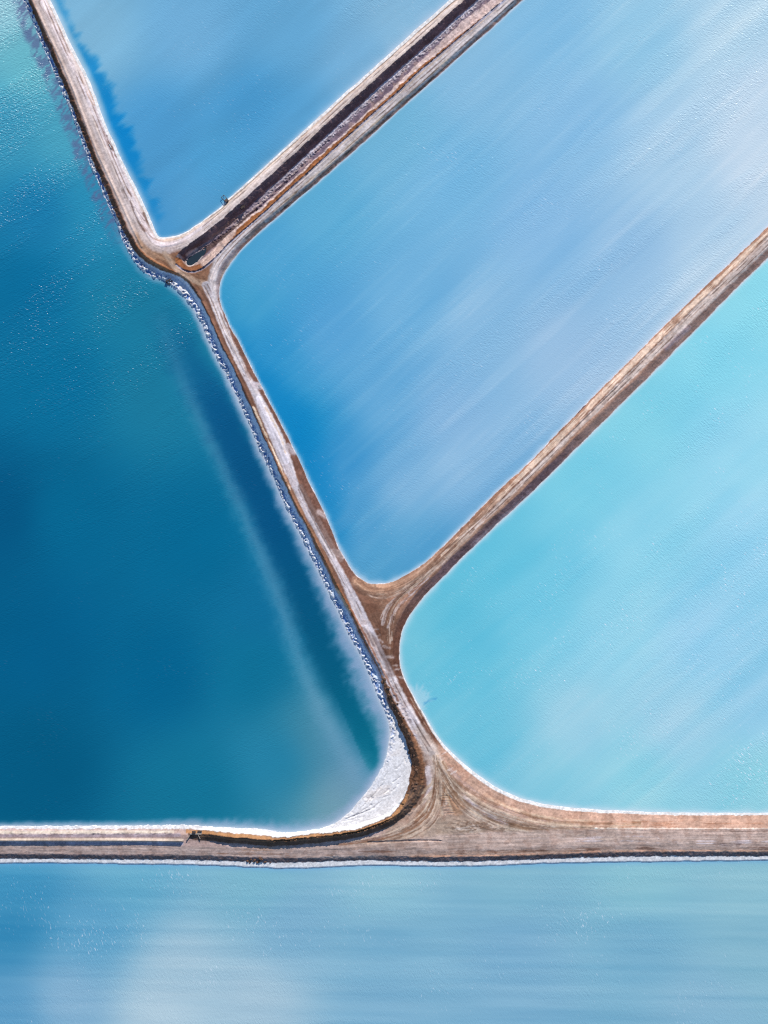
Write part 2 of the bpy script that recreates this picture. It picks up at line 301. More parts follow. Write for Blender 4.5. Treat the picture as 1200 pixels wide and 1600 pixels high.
# --- dike between the pale ponds
stroke([(640,912),(690,872),(740,826),(800,767),(870,697),(930,637),(1000,567),(1080,490),(1205,369)], 9, 3, (188,160,142), .7, seed=90, br=.2)
stroke([(680,875),(760,800),(850,712),(940,622),(1010,551),(1090,474),(1205,362)], [3,4,5,4,3,2.4,2.4,2.4], 1.4, (124,90,74), .85, seed=91, br=.30)
stroke([(720,838),(800,760),(880,682)], 4, 2, (120,88,74), .7, seed=92, br=.42)
stroke([(720,846),(800,770),(880,690),(960,612),(1040,533),(1120,456),(1205,374)], [2,3,3,5,6,7,7], 1.6, (216,206,200), .9, seed=93, track=True, br=.15)
stroke([(690,868),(790,768),(880,678),(960,596),(1040,516),(1120,440),(1205,358)], [2,3,4,4,4,4,4], 1.5, (226,208,192), .85, seed=94, br=.22)
stroke([(740,852),(800,796),(830,768)], 4.5, 2, (166,156,166), .5, seed=95, br=.25); stroke([(1040,544),(1075,512)], 4.5, 2, (170,160,172), .45, seed=96, br=.2)
stroke([(885,684),(935,634),(990,578),(1040,528),(1100,468),(1205,366)], 1.0, .5, None, 1, dz=-.12, seed=97)
stroke([(706,838),(730,814),(760,783)], 1.3, .5, (66,62,92), .9, seed=98); stroke([(897,650),(920,626),(941,604)], 1.0, .4, (60,56,80), .9, seed=99)
# --- lower road, big apron at the southern junction
stroke([(655,1140),(672,1172),(684,1200),(682,1232),(668,1262)], [7,11,14,12,8], 5, (198,188,182), .9, wob=3, seed=110, track=True)
stroke([(668,1200),(672,1225),(668,1245)], 4, 2, (222,218,224), .8, seed=111)
stroke([(690,1226),(704,1246),(716,1262)], 11, 5, (166,132,104), .75, wob=4, seed=112); stroke([(655,1280),(668,1262),(682,1240)], 9, 4, (150,114,88), .75, wob=4, seed=113)
stroke([(620,1300),(680,1298),(740,1302)], 12, 6, (188,172,158), .7, wob=4, seed=114); stroke([(690,1290),(720,1284),(745,1294)], 12, 5, (172,158,142), .6, wob=4, seed=115)
for q in range(14):
    a = math.radians(random.uniform(35, 170)); r0 = random.uniform(4, 16); r1 = r0 + random.uniform(22, 55)
    cx, cy = 690 + random.uniform(-8, 8), 1214
    p0 = (cx + math.cos(a) * r0, cy + math.sin(a) * r0); p1 = (cx + math.cos(a) * r1 * 1.1, cy + math.sin(a) * r1 * .9 + 6)
    pm = ((p0[0] + p1[0]) / 2 + random.uniform(-5, 5), (p0[1] + p1[1]) / 2 + random.uniform(-3, 3))
    stroke([p0, pm, p1], random.uniform(1.0, 2.4), 1.0, random.choice([(206,190,172), (126,90,66), (200,182,160), (112,84,66), (214,204,194), (140,104,78)]), .8, wob=1.8, seed=120 + q, br=.28, dz=random.uniform(-.06, .06))
for q in range(8):
    yy = 1243 + q * 3.6 + random.uniform(-1.2, 1.2); x0 = 688 + random.uniform(-2, 2) + (q > 4) * 6
    stroke([(x0, yy + 1), (x0 + 7, yy), (x0 + 15 + random.uniform(-3, 2), yy + .6)], .8, .4, None, 1, dz=-.11, wob=1.2, seed=150 + q)
stroke([(700,1240),(708,1252),(716,1262)], .8, .4, None, 1, dz=-.18, wob=.5, seed=159); stroke([(686,1222),(694,1236),(702,1246)], .9, .6, (120,88,66), .7, seed=160)
for q, (p, w, c, o) in enumerate([([(700,1216),(712,1228),(728,1246),(760,1274),(800,1292),(840,1297)], 5.5, (146,130,116), .8), ([(722,1240),(750,1266),(790,1286)], 3, (178,172,180), .75), ([(716,1244),(740,1268),(770,1288),(800,1297)], 2.2, (212,202,188), .85),
        ([(700,1200),(716,1216),(740,1240),(780,1264),(830,1280),(900,1290)], 4, (166,148,146), .7), ([(748,1288),(770,1296),(806,1296)], 4.5, (134,118,104), .75), ([(800,1290),(850,1290),(890,1291)], 5, (150,130,112), .75), ([(735,1255),(765,1275),(800,1288),(870,1292)], .9, (110,88,76), .7),
        ([(730,1238),(770,1264),(820,1282),(900,1292),(960,1294)], .9, (224,210,192), .8), ([(756,1240),(800,1264),(850,1276),(930,1284)], 1.2, (212,184,160), .6)]):
    stroke(p, w, 1.6, c, o, wob=2, seed=170 + q, br=.24)
for q in range(30):
    stroke([(735 + random.gauss(0, 22), 1292 + random.gauss(0, 7))] * 1 + [(735 + random.gauss(0, 22), 1292 + random.gauss(0, 7))], .8, .7, random.choice([(124,100,82), (212,204,196), (110,88,74)]), .5, wob=2, seed=190 + q, dz=.05)
for q in range(15):
    u_ = q / 14; c_ = random.choice([(206,190,172), (126,94,72), (212,200,186), (116,88,70), (148,114,90)])
    stroke([(676 + 10 * u_, 1180), (678 + 12 * u_, 1225), (668 + 22 * u_, 1262 + 12 * u_), (636 + 26 * u_, 1290 + 14 * u_), (585 + 30 * u_, 1308 + 10 * u_), (520 + 30 * u_, 1318 + 8 * u_)], random.uniform(.8, 2), 1, c_, .75, wob=1.4, seed=700 + q, br=.36)
for q in range(17):
    u_ = q / 16; c_ = random.choice([(210,192,172), (136,108,86), (214,204,190), (128,104,86), (166,142,122)])
    stroke([(680 + 14 * u_, 1190), (694 + 18 * u_, 1226 - 6 * u_), (716 + 30 * u_, 1262 - 22 * u_), (756 + 34 * u_, 1288 - 28 * u_), (812 + 30 * u_, 1302 - 26 * u_), (900, 1308 - 26 * u_), (1000, 1312 - 30 * u_)], random.uniform(.8, 2), 1, c_, .7, wob=1.4, seed=720 + q, br=.36)
for q in range(8):
    u_ = q / 7; c_ = random.choice([(200,180,160), (112,86,72), (206,192,180), (124,94,78)])
    stroke([(604 + 8 * u_, 1018 - 18 * u_), (596 + 16 * u_, 975), (608 + 14 * u_, 945 - 4 * u_), (636 + 8 * u_, 918 + 4 * u_), (676 + 4 * u_, 884 + 6 * u_), (740, 824 + 8 * u_)], random.uniform(.7, 1.6), 1, c_, .7, wob=1.3, seed=740 + q, br=.36)
    stroke([(556 + 3 * u_, 905 + 12 * u_), (584, 922 + 14 * u_), (620, 917 + 14 * u_), (660, 893 + 10 * u_), (700, 855 + 10 * u_), (760, 796 + 10 * u_)], random.uniform(.7, 1.5), 1, c_, .6, wob=1.3, seed=750 + q, br=.40)
def offs(pts, o_):
    p = chaikin(pts, False, 2); t_ = np.gradient(p, axis=0); t_ /= np.hypot(*t_.T)[:, None]; return p + o_ * np.stack([-t_[:, 1], t_[:, 0]], 1)
ROADS = [[(63,-20),(92,50),(122,118),(150,185),(176,250),(200,305),(222,352)], [(318,357),(348,333),(400,287),(470,221),(560,137),(712,3)], [(331,436),(340,412),(356,392),(380,368),(420,334),(470,291),(550,222),(640,143),(800,2)],
    [(322,446),(336,474),(350,512),(366,548),(384,586)], [(464,766),(480,800),(500,838),(522,876),(540,910),(556,945),(572,980),(590,1018),(606,1052),(622,1085),(640,1118),(656,1146),(672,1172)], [(690,868),(800,770),(880,690),(960,612),(1040,533),(1120,456),(1205,374)],
    [(0,1326),(200,1326),(400,1331),(560,1331)], [(700,1316),(860,1311),(1000,1311),(1250,1311)]]
for q, r_ in enumerate(ROADS):
    for k_, (o_, c_, p_) in enumerate([(-2.6, (102,76,64), .75), (2.6, (102,76,64), .75), (-1.4, (224,216,212), .6), (3.8, (222,212,206), .55)]):
        stroke(offs(r_, o_ * (1.0 if q not in (6, 7) else 1.5)), .95, .6, c_, p_, wob=.7, seed=760 + q * 4 + k_, smooth=0, br=.38, dz=-.03)
for (x, y) in [(690,1174),(700,1198),(704,1204)]:
    stroke([(x, y + 5), (x + 9, y)], .8, .8, (222,216,214), .6, wob=1.8, seed=int(x))
stroke([(641,1090),(650,1104),(660,1120),(672,1142)], 2, 1, (196,176,160), .5, seed=230, br=.4)
# --- long southern dike
stroke([(-400,1326),(0,1326),(200,1326),(400,1331),(560,1331),(700,1316),(860,1311),(1000,1311),(1250,1311),(1600,1311)], [7,7,7,7,7,12,15,16,16,16,16], 2.5, (192,176,168), .75, seed=240, track=True)
stroke([(560,1330),(660,1330),(760,1331),(880,1327),(1000,1325),(1250,1325)], 2.2, 1, (122,88,70), .7, wob=2, seed=241, br=.47)
stroke([(330,1333),(440,1334),(520,1336)], 2, 1, (150,110,84), .7, seed=242, br=.42); stroke([(380,1326),(470,1326),(560,1326)], 2.5, 1.5, (168,130,100), .7, wob=2, seed=243, br=.45)
stroke([(640,1338),(760,1336),(860,1333),(1000,1328),(1250,1329)], 1.0, .6, (226,180,152), .8, seed=244, br=.3)
stroke([(820,1312),(900,1312),(990,1308),(1060,1316),(1200,1314)], 4, 2, (214,210,218), .7, wob=3, seed=245, br=.5)
stroke([(900,1286),(1000,1288),(1100,1286),(1250,1286)], 5, 2, (170,124,98), .6, wob=3, seed=246, br=.5)
stroke([(930,1293.5),(1050,1294),(1250,1294)], .9, .5, (234,224,214), .9, seed=247, dz=.08); stroke([(1000,1297),(1100,1298),(1250,1298)], .9, .5, (112,88,76), .6, seed=248, br=.5)
stroke([(1100,1317),(1130,1319),(1160,1318)], 2, 1, (88,78,84), .7, seed=249, br=.45)
stroke([(575,1316),(620,1314),(660,1312),(690,1313)], [2,1.5,1,.6], .5, None, 1, dz=-.3, wob=.6, seed=250)
# two low berms on the western stretch, with their shade south of them
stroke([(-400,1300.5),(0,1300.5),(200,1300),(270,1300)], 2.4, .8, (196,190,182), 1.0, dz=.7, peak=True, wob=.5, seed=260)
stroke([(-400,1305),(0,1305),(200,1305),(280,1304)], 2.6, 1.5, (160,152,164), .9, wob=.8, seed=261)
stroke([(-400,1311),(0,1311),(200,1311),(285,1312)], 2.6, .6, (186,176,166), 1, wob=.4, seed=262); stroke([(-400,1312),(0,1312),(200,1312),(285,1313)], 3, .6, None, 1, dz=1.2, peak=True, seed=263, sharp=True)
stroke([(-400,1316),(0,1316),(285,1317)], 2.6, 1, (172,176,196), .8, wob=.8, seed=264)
# tall spoil bund round the bend
RIDGE = [(600,1062),(612,1088),(631,1130),(646,1162),(655,1188),(658,1212),(652,1234),(640,1253),(622,1270),(599,1282.5),(570,1292.5),(540,1299.5),(505,1304),(470,1307.5),(430,1310.5),(400,1308.5),(360,1305.5),(322,1301.5),(306,1301)]
hb = np.array([.3,.4,.7,1.0,1.2,1.3,1.5,1.8,2.2,2.4,2.5,2.5,2.4,2.3,2.1,2.1,2.1,1.9,.5])
p = chaikin(RIDGE, False); sel = np.nonzero((X > 290) & (X < 690) & (Y > 1040) & (Y < 1345))[0]
d, s, _ = dist(wx[sel], wy[sel], p); tot = s.max()
hh = np.interp(s / tot, np.linspace(0, 1, len(hb)), hb); wd = np.interp(s / tot, [0, .25, .5, 1], [5, 8, 12, 11]); wd = np.where((dT[sel] < 3) & (Y[sel] > 1255), wd * .35, wd)
north = (dT[sel] < dist(np.array([0.]), np.array([0.]), p)[0][0])
k = np.clip(1 - d / wd, 0, 1)
h[sel] += hh * (k ** .9) * (0.88 + 0.24 * fbm(X[sel] / 4, Y[sel] / 4, 501, 3))
m = ss((wd + 1 - d) / 2) * (dT[sel] > -3) * (Y[sel] > 1225)
cc = C3((102,84,74)) * (0.7 + .6 * fbm(d / 1.6, s / 30, 502, 3))[:, None]
col[sel] = col[sel] * (1 - m[:, None]) + m[:, None] * cc
m = np.exp(-((d - 4) / 1.0) ** 2) * .6 * (Y[sel] > 1200)
col[sel] = col[sel] * (1 - m[:, None]) + m[:, None] * C3((150,118,90))
m = ss((3.2 - abs(dT[sel] - 1)) / 1.5) * (Y[sel] > 1240) * (dT[sel] > -1)
col[sel] = col[sel] * (1 - m[:, None]) + m[:, None] * C3((168,128,92))
# canal bed colours
mK = inK & (dist(X, Y, K_POLY, True)[2])
bed = C3((122,112,130)) * (0.60 + .8 * fbm(X / 6, Y / 6, 510, 4))[:, None]
bed = bed * (1 - .55 * ss((fbm(X / 9 + 5, Y / 9, 511, 4) - .52) / .06) * ss((.60 - fbm(X / 9 + 5, Y / 9, 511, 4)) / .06))[:, None]
pinkish = ss((fbm(X / 11, Y / 11, 512, 3) - .55) / .12)[:, None] * .4
bed = bed * (1 - pinkish) + pinkish * C3((186,166,160))
rub = ss((vn(X / 1.7, Y / 1.7, 513) - .5) / .2)
a1 = (np.exp(-((dU - wU - 5) / 1.9) ** 2) * (0.25 + .75 * rub) * np.interp(X, [330, 420, 480], [.25, .6, 1]))[:, None]; bed = bed * (1 - a1) + a1 * C3((206,208,222))
a2 = (ss((wU + 3.5 - dU) / 2) * ss((dU - wU + 2) / 2) * np.interp(X, [400, 470], [.2, .9]))[:, None]; bed = bed * (1 - a2) + a2 * C3((204,210,226))
a3 = (ss((wU - dU) / 2))[:, None]; bed = bed * (1 - a3) + a3 * C3((116,98,102)) * (0.6 + .8 * fbm(dU / 3, sU / 12, 514, 3))[:, None]
lw = np.interp(X, [300, 420, 600, 720, 760], [11, 8, 7, 4, 1.5])
a4 = (ss((lw + np.interp(X, [300, 450, 560, 640, 720], [5, 3, 1.8, 7, 15]) - dL + (st2 - .5) * 4) / 2) * .85)[:, None]; bed = bed * (1 - a4) + a4 * C3((216,204,204)) * (0.8 + .4 * grain)[:, None]
a5 = (ss((lw - dL + (blot - .5) * 3) / 1.5))[:, None]; bed = bed * (1 - a5) + a5 * C3((142,96,62)) * (0.55 + .9 * fbm(dL / 1.8, sL / 25, 515, 3))[:, None]
tip = ss((330 - X) / 30)[:, None] * ss((dU - 4) / 6)[:, None] * .6; bed = bed * (1 - tip) + tip * C3((120,84,64)) * (0.6 + .8 * fbm(X / 4, Y / 4, 516, 3))[:, None]
col[mK] = bed[mK]
h[mK] += (.30 * (rub - .4) * np.exp(-((dU - wU - 5) / 4) ** 2))[mK]
h[mK] += (.35 * (fbm(X / 4, Y / 4, 517, 3) - .5) * (X < 420))[mK]
stroke([(305,404),(326,386),(350,368),(380,342),(400,326)], [5,4,3,2,1.5], 1, (92,74,70), .8, dz=-.35, wob=1.5, seed=270)
stroke([(318,412),(336,396),(352,378),(366,364)], [5,6,5,3], 1.5, (214,196,190), .85, dz=.15, wob=2, seed=271); stroke([(292,398),(300,392),(307,389)], 2.5, 1, (210,196,190), .8, wob=1, seed=272)
stroke([(330,372),(350,356),(372,338)], 3, 1.5, (150,126,116), .7, wob=1.5, seed=273, dz=.2); stroke([(368,350),(400,322),(440,288),(480,250)], 1.2, .6, (216,206,204), .7, wob=2, seed=274, br=.3)
stroke([(390,338),(430,300),(470,262),(490,240),(520,214)], 1.0, .5, None, 1, dz=-.4, wob=2.5, seed=275)
stroke([(276,414),(287,423.5),(303,426.5),(320,419.5),(342,399),(358,381),(393,351),(425,323),(450,299),(483,270),(517,239),(550,209),(583,179),(620,148),(653,115),(687,87),(720,59),(753,31),(787,3),(830,-34)], [1.5]*10+[1.9]*9, .6, (140,150,176), .8, dz=-.75, wob=.5, seed=276)
POOL = [(291,409),(294,402),(302,398),(312,392),(318,390),(316,398),(308,407),(299,414),(293,414)]
dp = sdist(X, Y, chaikin(POOL, True))[0]
h = np.where(dp < 2.5, np.minimum(h, FLOOR - .25 + .14 * np.clip(dp, -2, 2.5)), h); mixc(ss((3 - abs(dp)) / 1.5) * (dp > -.5) * .5, (220,222,226))

# salt: rims, ledges, the western shelf
wig = (fbm(X / 5, Y / 5, 520, 3) - .5) * 2.2
def salt(m, c=SALT, zone=True, amp=.12):
    mixc(m, C3(c) * (1 - amp + 2 * amp * (grain - .3))[:, None])
    if zone: saltm[:] = np.maximum(saltm, m)
salt(ss((rimA + .6 + wig * .6 - dA) / 1.0) * (dA > -9)); mixc(np.exp(-((dA - rimA - 1.6) / .9) ** 2) * .7 * (X > 255) * (Y < 372) * (st1 < .58), (84,66,60))
mixc(np.exp(-((dA - rimA - 3) / 1.2) ** 2) * .6 * (X > 255), (226,208,190))
salt(ss((rimD + .5 + wig * .6 - dD) / .9) * (dD > -9))
salt(ss((1.3 + wig * .8 - dC) / .8) * (dC > -9) * .9, (222,226,236), zone=False)
mW = ss((np.interp(Y,[-60,390,440,760,1000,1080],[1.4,.8,1.2,1.0,-1.0,-1.5]) - dT + wig * .7) / 1.2) * (dW > -9)
salt(mW, (226,229,238), amp=.06); salt(ss((.6 - dB2 + wig * .7) / 1.0) * (dB > -9), (228,232,240))
mixc(ss((0.8 - dW) / 2) * (dW > -9) * .6, (150,186,214))
mixc(ss((.5 - lump) / .3) * lband * .9 * (dT < oW + 2), (64,122,200))
mixc(ss((dT + 11) / 5) * ss((2 - dT) / 2) * ss((Y - 400) / 60) * ss((1120 - Y) / 60) * .6, (188,212,246))  # blue of the levee's shade tinted into the salt bank colour
mixc(lband * ss((.30 - vn(X / 6, Y / 6, 525)) / .12) * .5 * (Y < 420), (120,116,150))
# cracks and little scarps on the wide beach
stroke([(540,1280),(556,1274),(572,1268),(585,1262)], .8, .4, None, 1, dz=-.28, wob=1.2, seed=280)
for q, p in enumerate([[(535,1284),(552,1280),(570,1276)], [(566,1262),(576,1250),(588,1238),(598,1226)], [(552,1276),(568,1266),(580,1258)], [(590,1248),(599,1247),(609,1243)], [(585,1262),(596,1252)], [(615,1222),(621,1218),(625,1214)], [(619,1202),(625,1197),(629,1191)],
        [(612,1237),(618,1232),(622,1226)], [(600,1240),(607,1234)], [(560,1285),(580,1281),(600,1274)], [(606,1190),(604,1200),(600,1208)], [(632,1183),(634,1192)], [(545,1286),(562,1282)], [(626,1170),(632,1164)], [(575,1255),(583,1247)], [(612,1160),(616,1172)], [(601,1216),(606,1206)]]):
    stroke(p, .9, .45, None, 1, dz=-.12 - .05 * (q % 3), wob=1.6, seed=281 + q)
beach = (dT < 0) & (dW > 2) & (X > 470) & (Y > 1110) & (Y < 1310)
hs = np.zeros(N); hs[beach] = (.10 * (fbm((X + Y) [beach] / 9, (X - Y)[beach] / 26, 530, 3) - .5) + .10 * ss((vn(X[beach] / 2.4, Y[beach] / 2.4, 531) - .78) / .1) * -1 * (dW[beach] < 14))
h += hs
stroke([(575,1245),(590,1240),(604,1234)], 7, 4, (222,216,216), .6, wob=3, seed=300); stroke([(610,1180),(622,1176)], 5, 3, (226,222,224), .5, wob=3, seed=301)
# small relief everywhere on soil
soil = 1 - np.clip(saltm, 0, 1)
land = (np.minimum.reduce([dA, dC, dD, dW, dB]) > 0)
h += np.where(land, soil * (.10 * (st2 - .5) + .08 * (grain - .5) + .10 * (blot - .5)), 0)
rocky = ss((22 - dT) / 4) * (dT > -1) * ss((Y - 1020) / 60) * (Y < 1275) * (X < 668)
h += rocky * .55 * np.clip(vn(X / 3.1, Y / 3.1, 540) * .6 + vn(X / 1.7, Y / 1.7, 541) * .4 - .42, 0, 1)
h += .35 * ss((8 - dT) / 3) * (dT > -2) * (Y > 480) * (Y < 1030) * np.clip(vn(X / 2.7, Y / 2.7, 542) - .55, 0, 1)
h += .22 * ss((10 - dB2) / 3) * (dB2 > 0) * np.clip(vn(X / 2.2, Y / 2.2, 543) - .5, 0, 1)
col *= (0.78 + 0.44 * grain)[:, None]; col = np.where((saltm > .4)[:, None], col, col * np.array([1.0, .955, .975])); stain = ss((.50 - fbm(X / 9 + 40, Y / 9, 72, 4)) / .16)[:, None] * (saltm < .4)[:, None] * np.array([.3, .35, .45, .45, .6, .7, .5, .6])[segid][:, None]; col = col * (1 - stain * np.array([.22, .30, .34])); col *= np.where(saltm > .4, 1.0, 1 + (blot * .72 - .42) * np.array([.5, .5, .6, .6, .7, .8, .6, .7])[segid])[:, None]
col = np.clip(col, 0.012, 0.86)

# ------------------------------------------------------------------ materials
def new_mat(name):
    m = bpy.data.materials.new(name); m.use_nodes = True; n = m.node_tree; b = n.nodes['Principled BSDF']; return m, n, b
def nd(n, t, **kw):
    o = n.nodes.new(t)
    for k, v in kw.items(): setattr(o, k, v)
    return o
def math_(n, op, a, b=None, clamp=False):
    o = nd(n, 'ShaderNodeMath', operation=op, use_clamp=clamp)
    for i, v in enumerate((a, b)):
        if v is None: continue
        if isinstance(v, (int, float)): o.inputs[i].default_value = v
        else: n.links.new(v, o.inputs[i])
    return o.outputs[0]
def noise(n, vec, scale, detail=3, rough=.55, dist_=0):
    o = nd(n, 'ShaderNodeTexNoise'); n.links.new(vec, o.inputs['Vector']); o.inputs['Scale'].default_value = scale
    o.inputs['Detail'].default_value = detail; o.inputs['Roughness'].default_value = rough; o.inputs['Distortion'].default_value = dist_
    return o.outputs['Fac']
def rot_map(n, vec, ang, sc):
    o = nd(n, 'ShaderNodeMapping', vector_type='TEXTURE'); n.links.new(vec, o.inputs[0]); o.inputs['Rotation'].default_value = (0, 0, ang); o.inputs['Scale'].default_value = sc
    return o.outputs[0]

def earth(name, rough=.95, bump=.5):
    m, n, b = new_mat(name)
    at = nd(n, 'ShaderNodeAttribute', attribute_name='ground'); tc = nd(n, 'ShaderNodeNewGeometry').outputs['Position']
    f = noise(n, tc, 2.6, 4, .65); g = noise(n, tc, .55, 3, .6)
    v = math_(n, 'ADD', math_(n, 'MULTIPLY', f, .5), math_(n, 'ADD', math_(n, 'MULTIPLY', g, .28), .61))
    mx = nd(n, 'ShaderNodeVectorMath', operation='SCALE'); n.links.new(at.outputs['Color'], mx.inputs[0]); n.links.new(v, mx.inputs['Scale'])
    n.links.new(mx.outputs[0], b.inputs['Base Color']); b.inputs['Roughness'].default_value = rough; b.inputs['Specular IOR Level'].default_value = .15
    bp = nd(n, 'ShaderNodeBump'); bp.inputs['Strength'].default_value = bump; bp.inputs['Distance'].default_value = .12
    n.links.new(f, bp.inputs['Height']); n.links.new(bp.outputs[0], b.inputs['Normal'])
    return m
M_SOIL = earth('soil'); M_TRACK = earth('packed_sand', .9, .3); M_SALT = earth('salt', .7, .35)

def water(name, ang, wl, chop_amt, fleck_ang, fleck=1.0, long=0.0):
    m, n, b = new_mat(name)
    at = nd(n, 'ShaderNodeAttribute', attribute_name='brine'); ch = nd(n, 'ShaderNodeAttribute', attribute_name='chop').outputs['Fac']
    tc = nd(n, 'ShaderNodeNewGeometry').outputs['Position']
    v1 = rot_map(n, tc, ang, (wl * 3.4, wl, 1)); v2 = rot_map(n, tc, ang + .55, (wl * 2.2, wl * .75, 1)); v3 = rot_map(n, tc, fleck_ang, (8, .75, 1))
    w1 = noise(n, v1, 1.0, 2, .5, .5); w2 = noise(n, v2, 1.0, 2, .5, .4); w3 = noise(n, v3, 1.0, 2, .5, .2)
    ww = math_(n, 'ADD', w1, math_(n, 'ADD', math_(n, 'MULTIPLY', w2, .6), math_(n, 'MULTIPLY', w3, long)))
    hgt = math_(n, 'MULTIPLY', ww, math_(n, 'ADD', ch, .12))
    bp = nd(n, 'ShaderNodeBump'); bp.inputs['Strength'].default_value = 1.0; bp.inputs['Distance'].default_value = chop_amt
    n.links.new(hgt, bp.inputs['Height']); n.links.new(bp.outputs[0], b.inputs['Normal'])
    # foam flecks and sun glints, both painted pale into the base colour
    vf = rot_map(n, tc, ang, (1.3, .42, 1)); f1 = noise(n, vf, 1.0, 1, .4); pt = noise(n, tc, .05, 3, .6)
    fm = math_(n, 'MULTIPLY', math_(n, 'SUBTRACT', math_(n, 'ADD', f1, math_(n, 'MULTIPLY', math_(n, 'SUBTRACT', pt, .5), .55)), .715), 6.5, True)
    fm = math_(n, 'MULTIPLY', math_(n, 'MULTIPLY', fm, math_(n, 'ADD', ch, .05)), fleck, True)
    mx = nd(n, 'ShaderNodeMix', data_type='RGBA'); n.links.new(fm, mx.inputs[0]); n.links.new(at.outputs['Color'], mx.inputs[6]); mx.inputs[7].default_value = (.72, .76, .78, 1)
    n.links.new(mx.outputs[2], b.inputs['Base Color'])
    b.inputs['Roughness'].default_value = .2; b.inputs['IOR'].default_value = 1.34
    return m

# ------------------------------------------------------------------ mesh building
ROOT = scn.collection
def mesh_obj(name, co, quads, mat, parent=None, attrs=(), smooth=True):
    me = bpy.data.meshes.new(name); nv, nf = len(co), len(quads)
    me.vertices.add(nv); me.vertices.foreach_set('co', np.ascontiguousarray(co, f32).ravel())
    me.loops.add(nf * 4); me.loops.foreach_set('vertex_index', np.ascontiguousarray(quads, np.int32).ravel())
    me.polygons.add(nf); me.polygons.foreach_set('loop_start', np.arange(0, nf * 4, 4, dtype=np.int32))
    if smooth: me.polygons.foreach_set('use_smooth', np.ones(nf, bool))
    me.update(calc_edges=True)
    for an, kind, data in attrs:
        a = me.attributes.new(an, kind, 'POINT')
        if kind == 'FLOAT_COLOR': a.data.foreach_set('color', np.ascontiguousarray(np.concatenate([data, np.ones((nv, 1))], 1), f32).ravel())
        else: a.data.foreach_set('value', np.ascontiguousarray(data, f32))
    me.materials.append(mat); o = bpy.data.objects.new(name, me); ROOT.objects.link(o); o.parent = parent; return o
def pieces(q):
    u, inv = np.unique(q.ravel(), return_inverse=True); inv = inv.reshape(-1, 4); lab = np.arange(len(u)); a = inv[:, [0, 1, 2, 3]].ravel(); b = inv[:, [1, 2, 3, 0]].ravel()
    while True:
        old = lab.copy(); m = np.minimum(lab[a], lab[b]); np.minimum.at(lab, a, m); np.minimum.at(lab, b, m); lab = lab[lab]; lab = lab[lab]
        if (lab == old).all(): break
    f = lab[inv[:, 0]]; ids, cnt = np.unique(f, return_counts=True); big = [i for i, c in zip(ids, cnt) if c >= 25] or [ids[np.argmax(cnt)]]
    return [q[f == i] for i in big], q[~np.isin(f, big)]
def tag(o, label=None, cat=None, group=None, kind=None):
    for k, v in (('label', label), ('category', cat), ('group', group), ('kind', kind)):
        if v: o[k] = v
    return o
def cut(co, quads, extra):
    u, inv = np.unique(quads.ravel(), return_inverse=True)
    return co[u], inv.reshape(-1, 4), [(a, k, d[u]) for a, k, d in extra]

# ground sheet far below everything, out to the horizon
g = mesh_obj('ground', np.array([(-9000, -9000, -3.2), (9000, -9000, -3.2), (9000, 9000, -3.2), (-9000, 9000, -3.2)]), np.array([[0, 1, 2, 3]]), M_SALT, attrs=[('ground', 'FLOAT_COLOR', np.tile(C3((190, 176, 160)), (4, 1)))])
tag(g, kind='structure')

# earthwork
vid = np.full((NY, NX), -1, np.int64); vid[VJ, VI] = np.arange(N)
cj, ci = np.nonzero(cell)
Q = np.stack([vid[cj + 1, ci], vid[cj + 1, ci + 1], vid[cj, ci + 1], vid[cj, ci]], 1)
inwater = np.minimum.reduce([dA, dC, dD, dW, dB])
ok = (inwater[Q] > -8).any(1); Q = Q[ok]
co = np.stack([(X - 600) * PX, (800 - Y) * PX, h], 1)
fseg = segid[Q[:, 0]]
usalt = (np.minimum.reduce([dA - rimA, dD - rimD, np.where(dW < 60, dT - np.interp(Y,[-60,390,440,760,1000,1080],[1.4,.8,1.2,1.0,-1.0,-1.5]), 99), dB2]) < .2)
fsalt = usalt[Q].sum(1) >= 3
fditch = mK[Q].sum(1) >= 3
ftrack = (trackm[Q].sum(1) >= 3) & ~fsalt & ~fditch
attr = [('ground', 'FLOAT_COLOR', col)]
NAMES = [('pale sandy embankment with a white salt edge, running down from the top corner', 0), ('narrow embankment north of the dark ditch, with a grey sand track on top', 1), ('narrow embankment south of the dark ditch, with a brown slope to the water', 2),
    ('embankment with a whitish track and dark brown shoulder joining the upper two junctions', 3), ('straight brown embankment dividing the sky-blue pond from the cyan pond', 4), ('short embankment with orange rubble face above the southern junction', 5),
    ('straight grey dike with twin low berms along the deep blue pond\'s south shore', 6), ('wide sandy dike below the cyan pond with a broad fan-shaped apron', 7)]
for lab, k in NAMES:
    e = bpy.data.objects.new('embankment', None); ROOT.objects.link(e)
    mid = np.array(SEG[k][1:3]).mean(0); e.location = (0, 0, 0)
    tag(e, lab, 'embankment', 'embankments between the salt ponds')
    for nm, msk, mt in (('bank', (fseg == k) & ~fsalt & ~fditch & ~ftrack, M_SOIL), ('dirt_track', (fseg == k) & ftrack, M_TRACK)):
        if msk.any():
            bigs, rest = pieces(Q[msk])
            if len(rest): c_, q_, a_ = cut(co, rest, attr); mesh_obj('leftover_patches', c_, q_, mt, e, a_)['kind'] = 'stuff'  # small leftover islands of bank and track faces
            for qq in bigs:
                c_, q_, a_ = cut(co, qq, attr); mesh_obj(nm, c_, q_, mt, e, a_)
c_, q_, a_ = cut(co, Q[fditch & ~fsalt], attr)
tag(mesh_obj('drainage_ditch', c_, q_, M_SOIL, None, a_), kind='structure')
fp = np.argmin(np.stack([dA, dC, dD, dW, dB])[:, Q[:, 0]], 0)
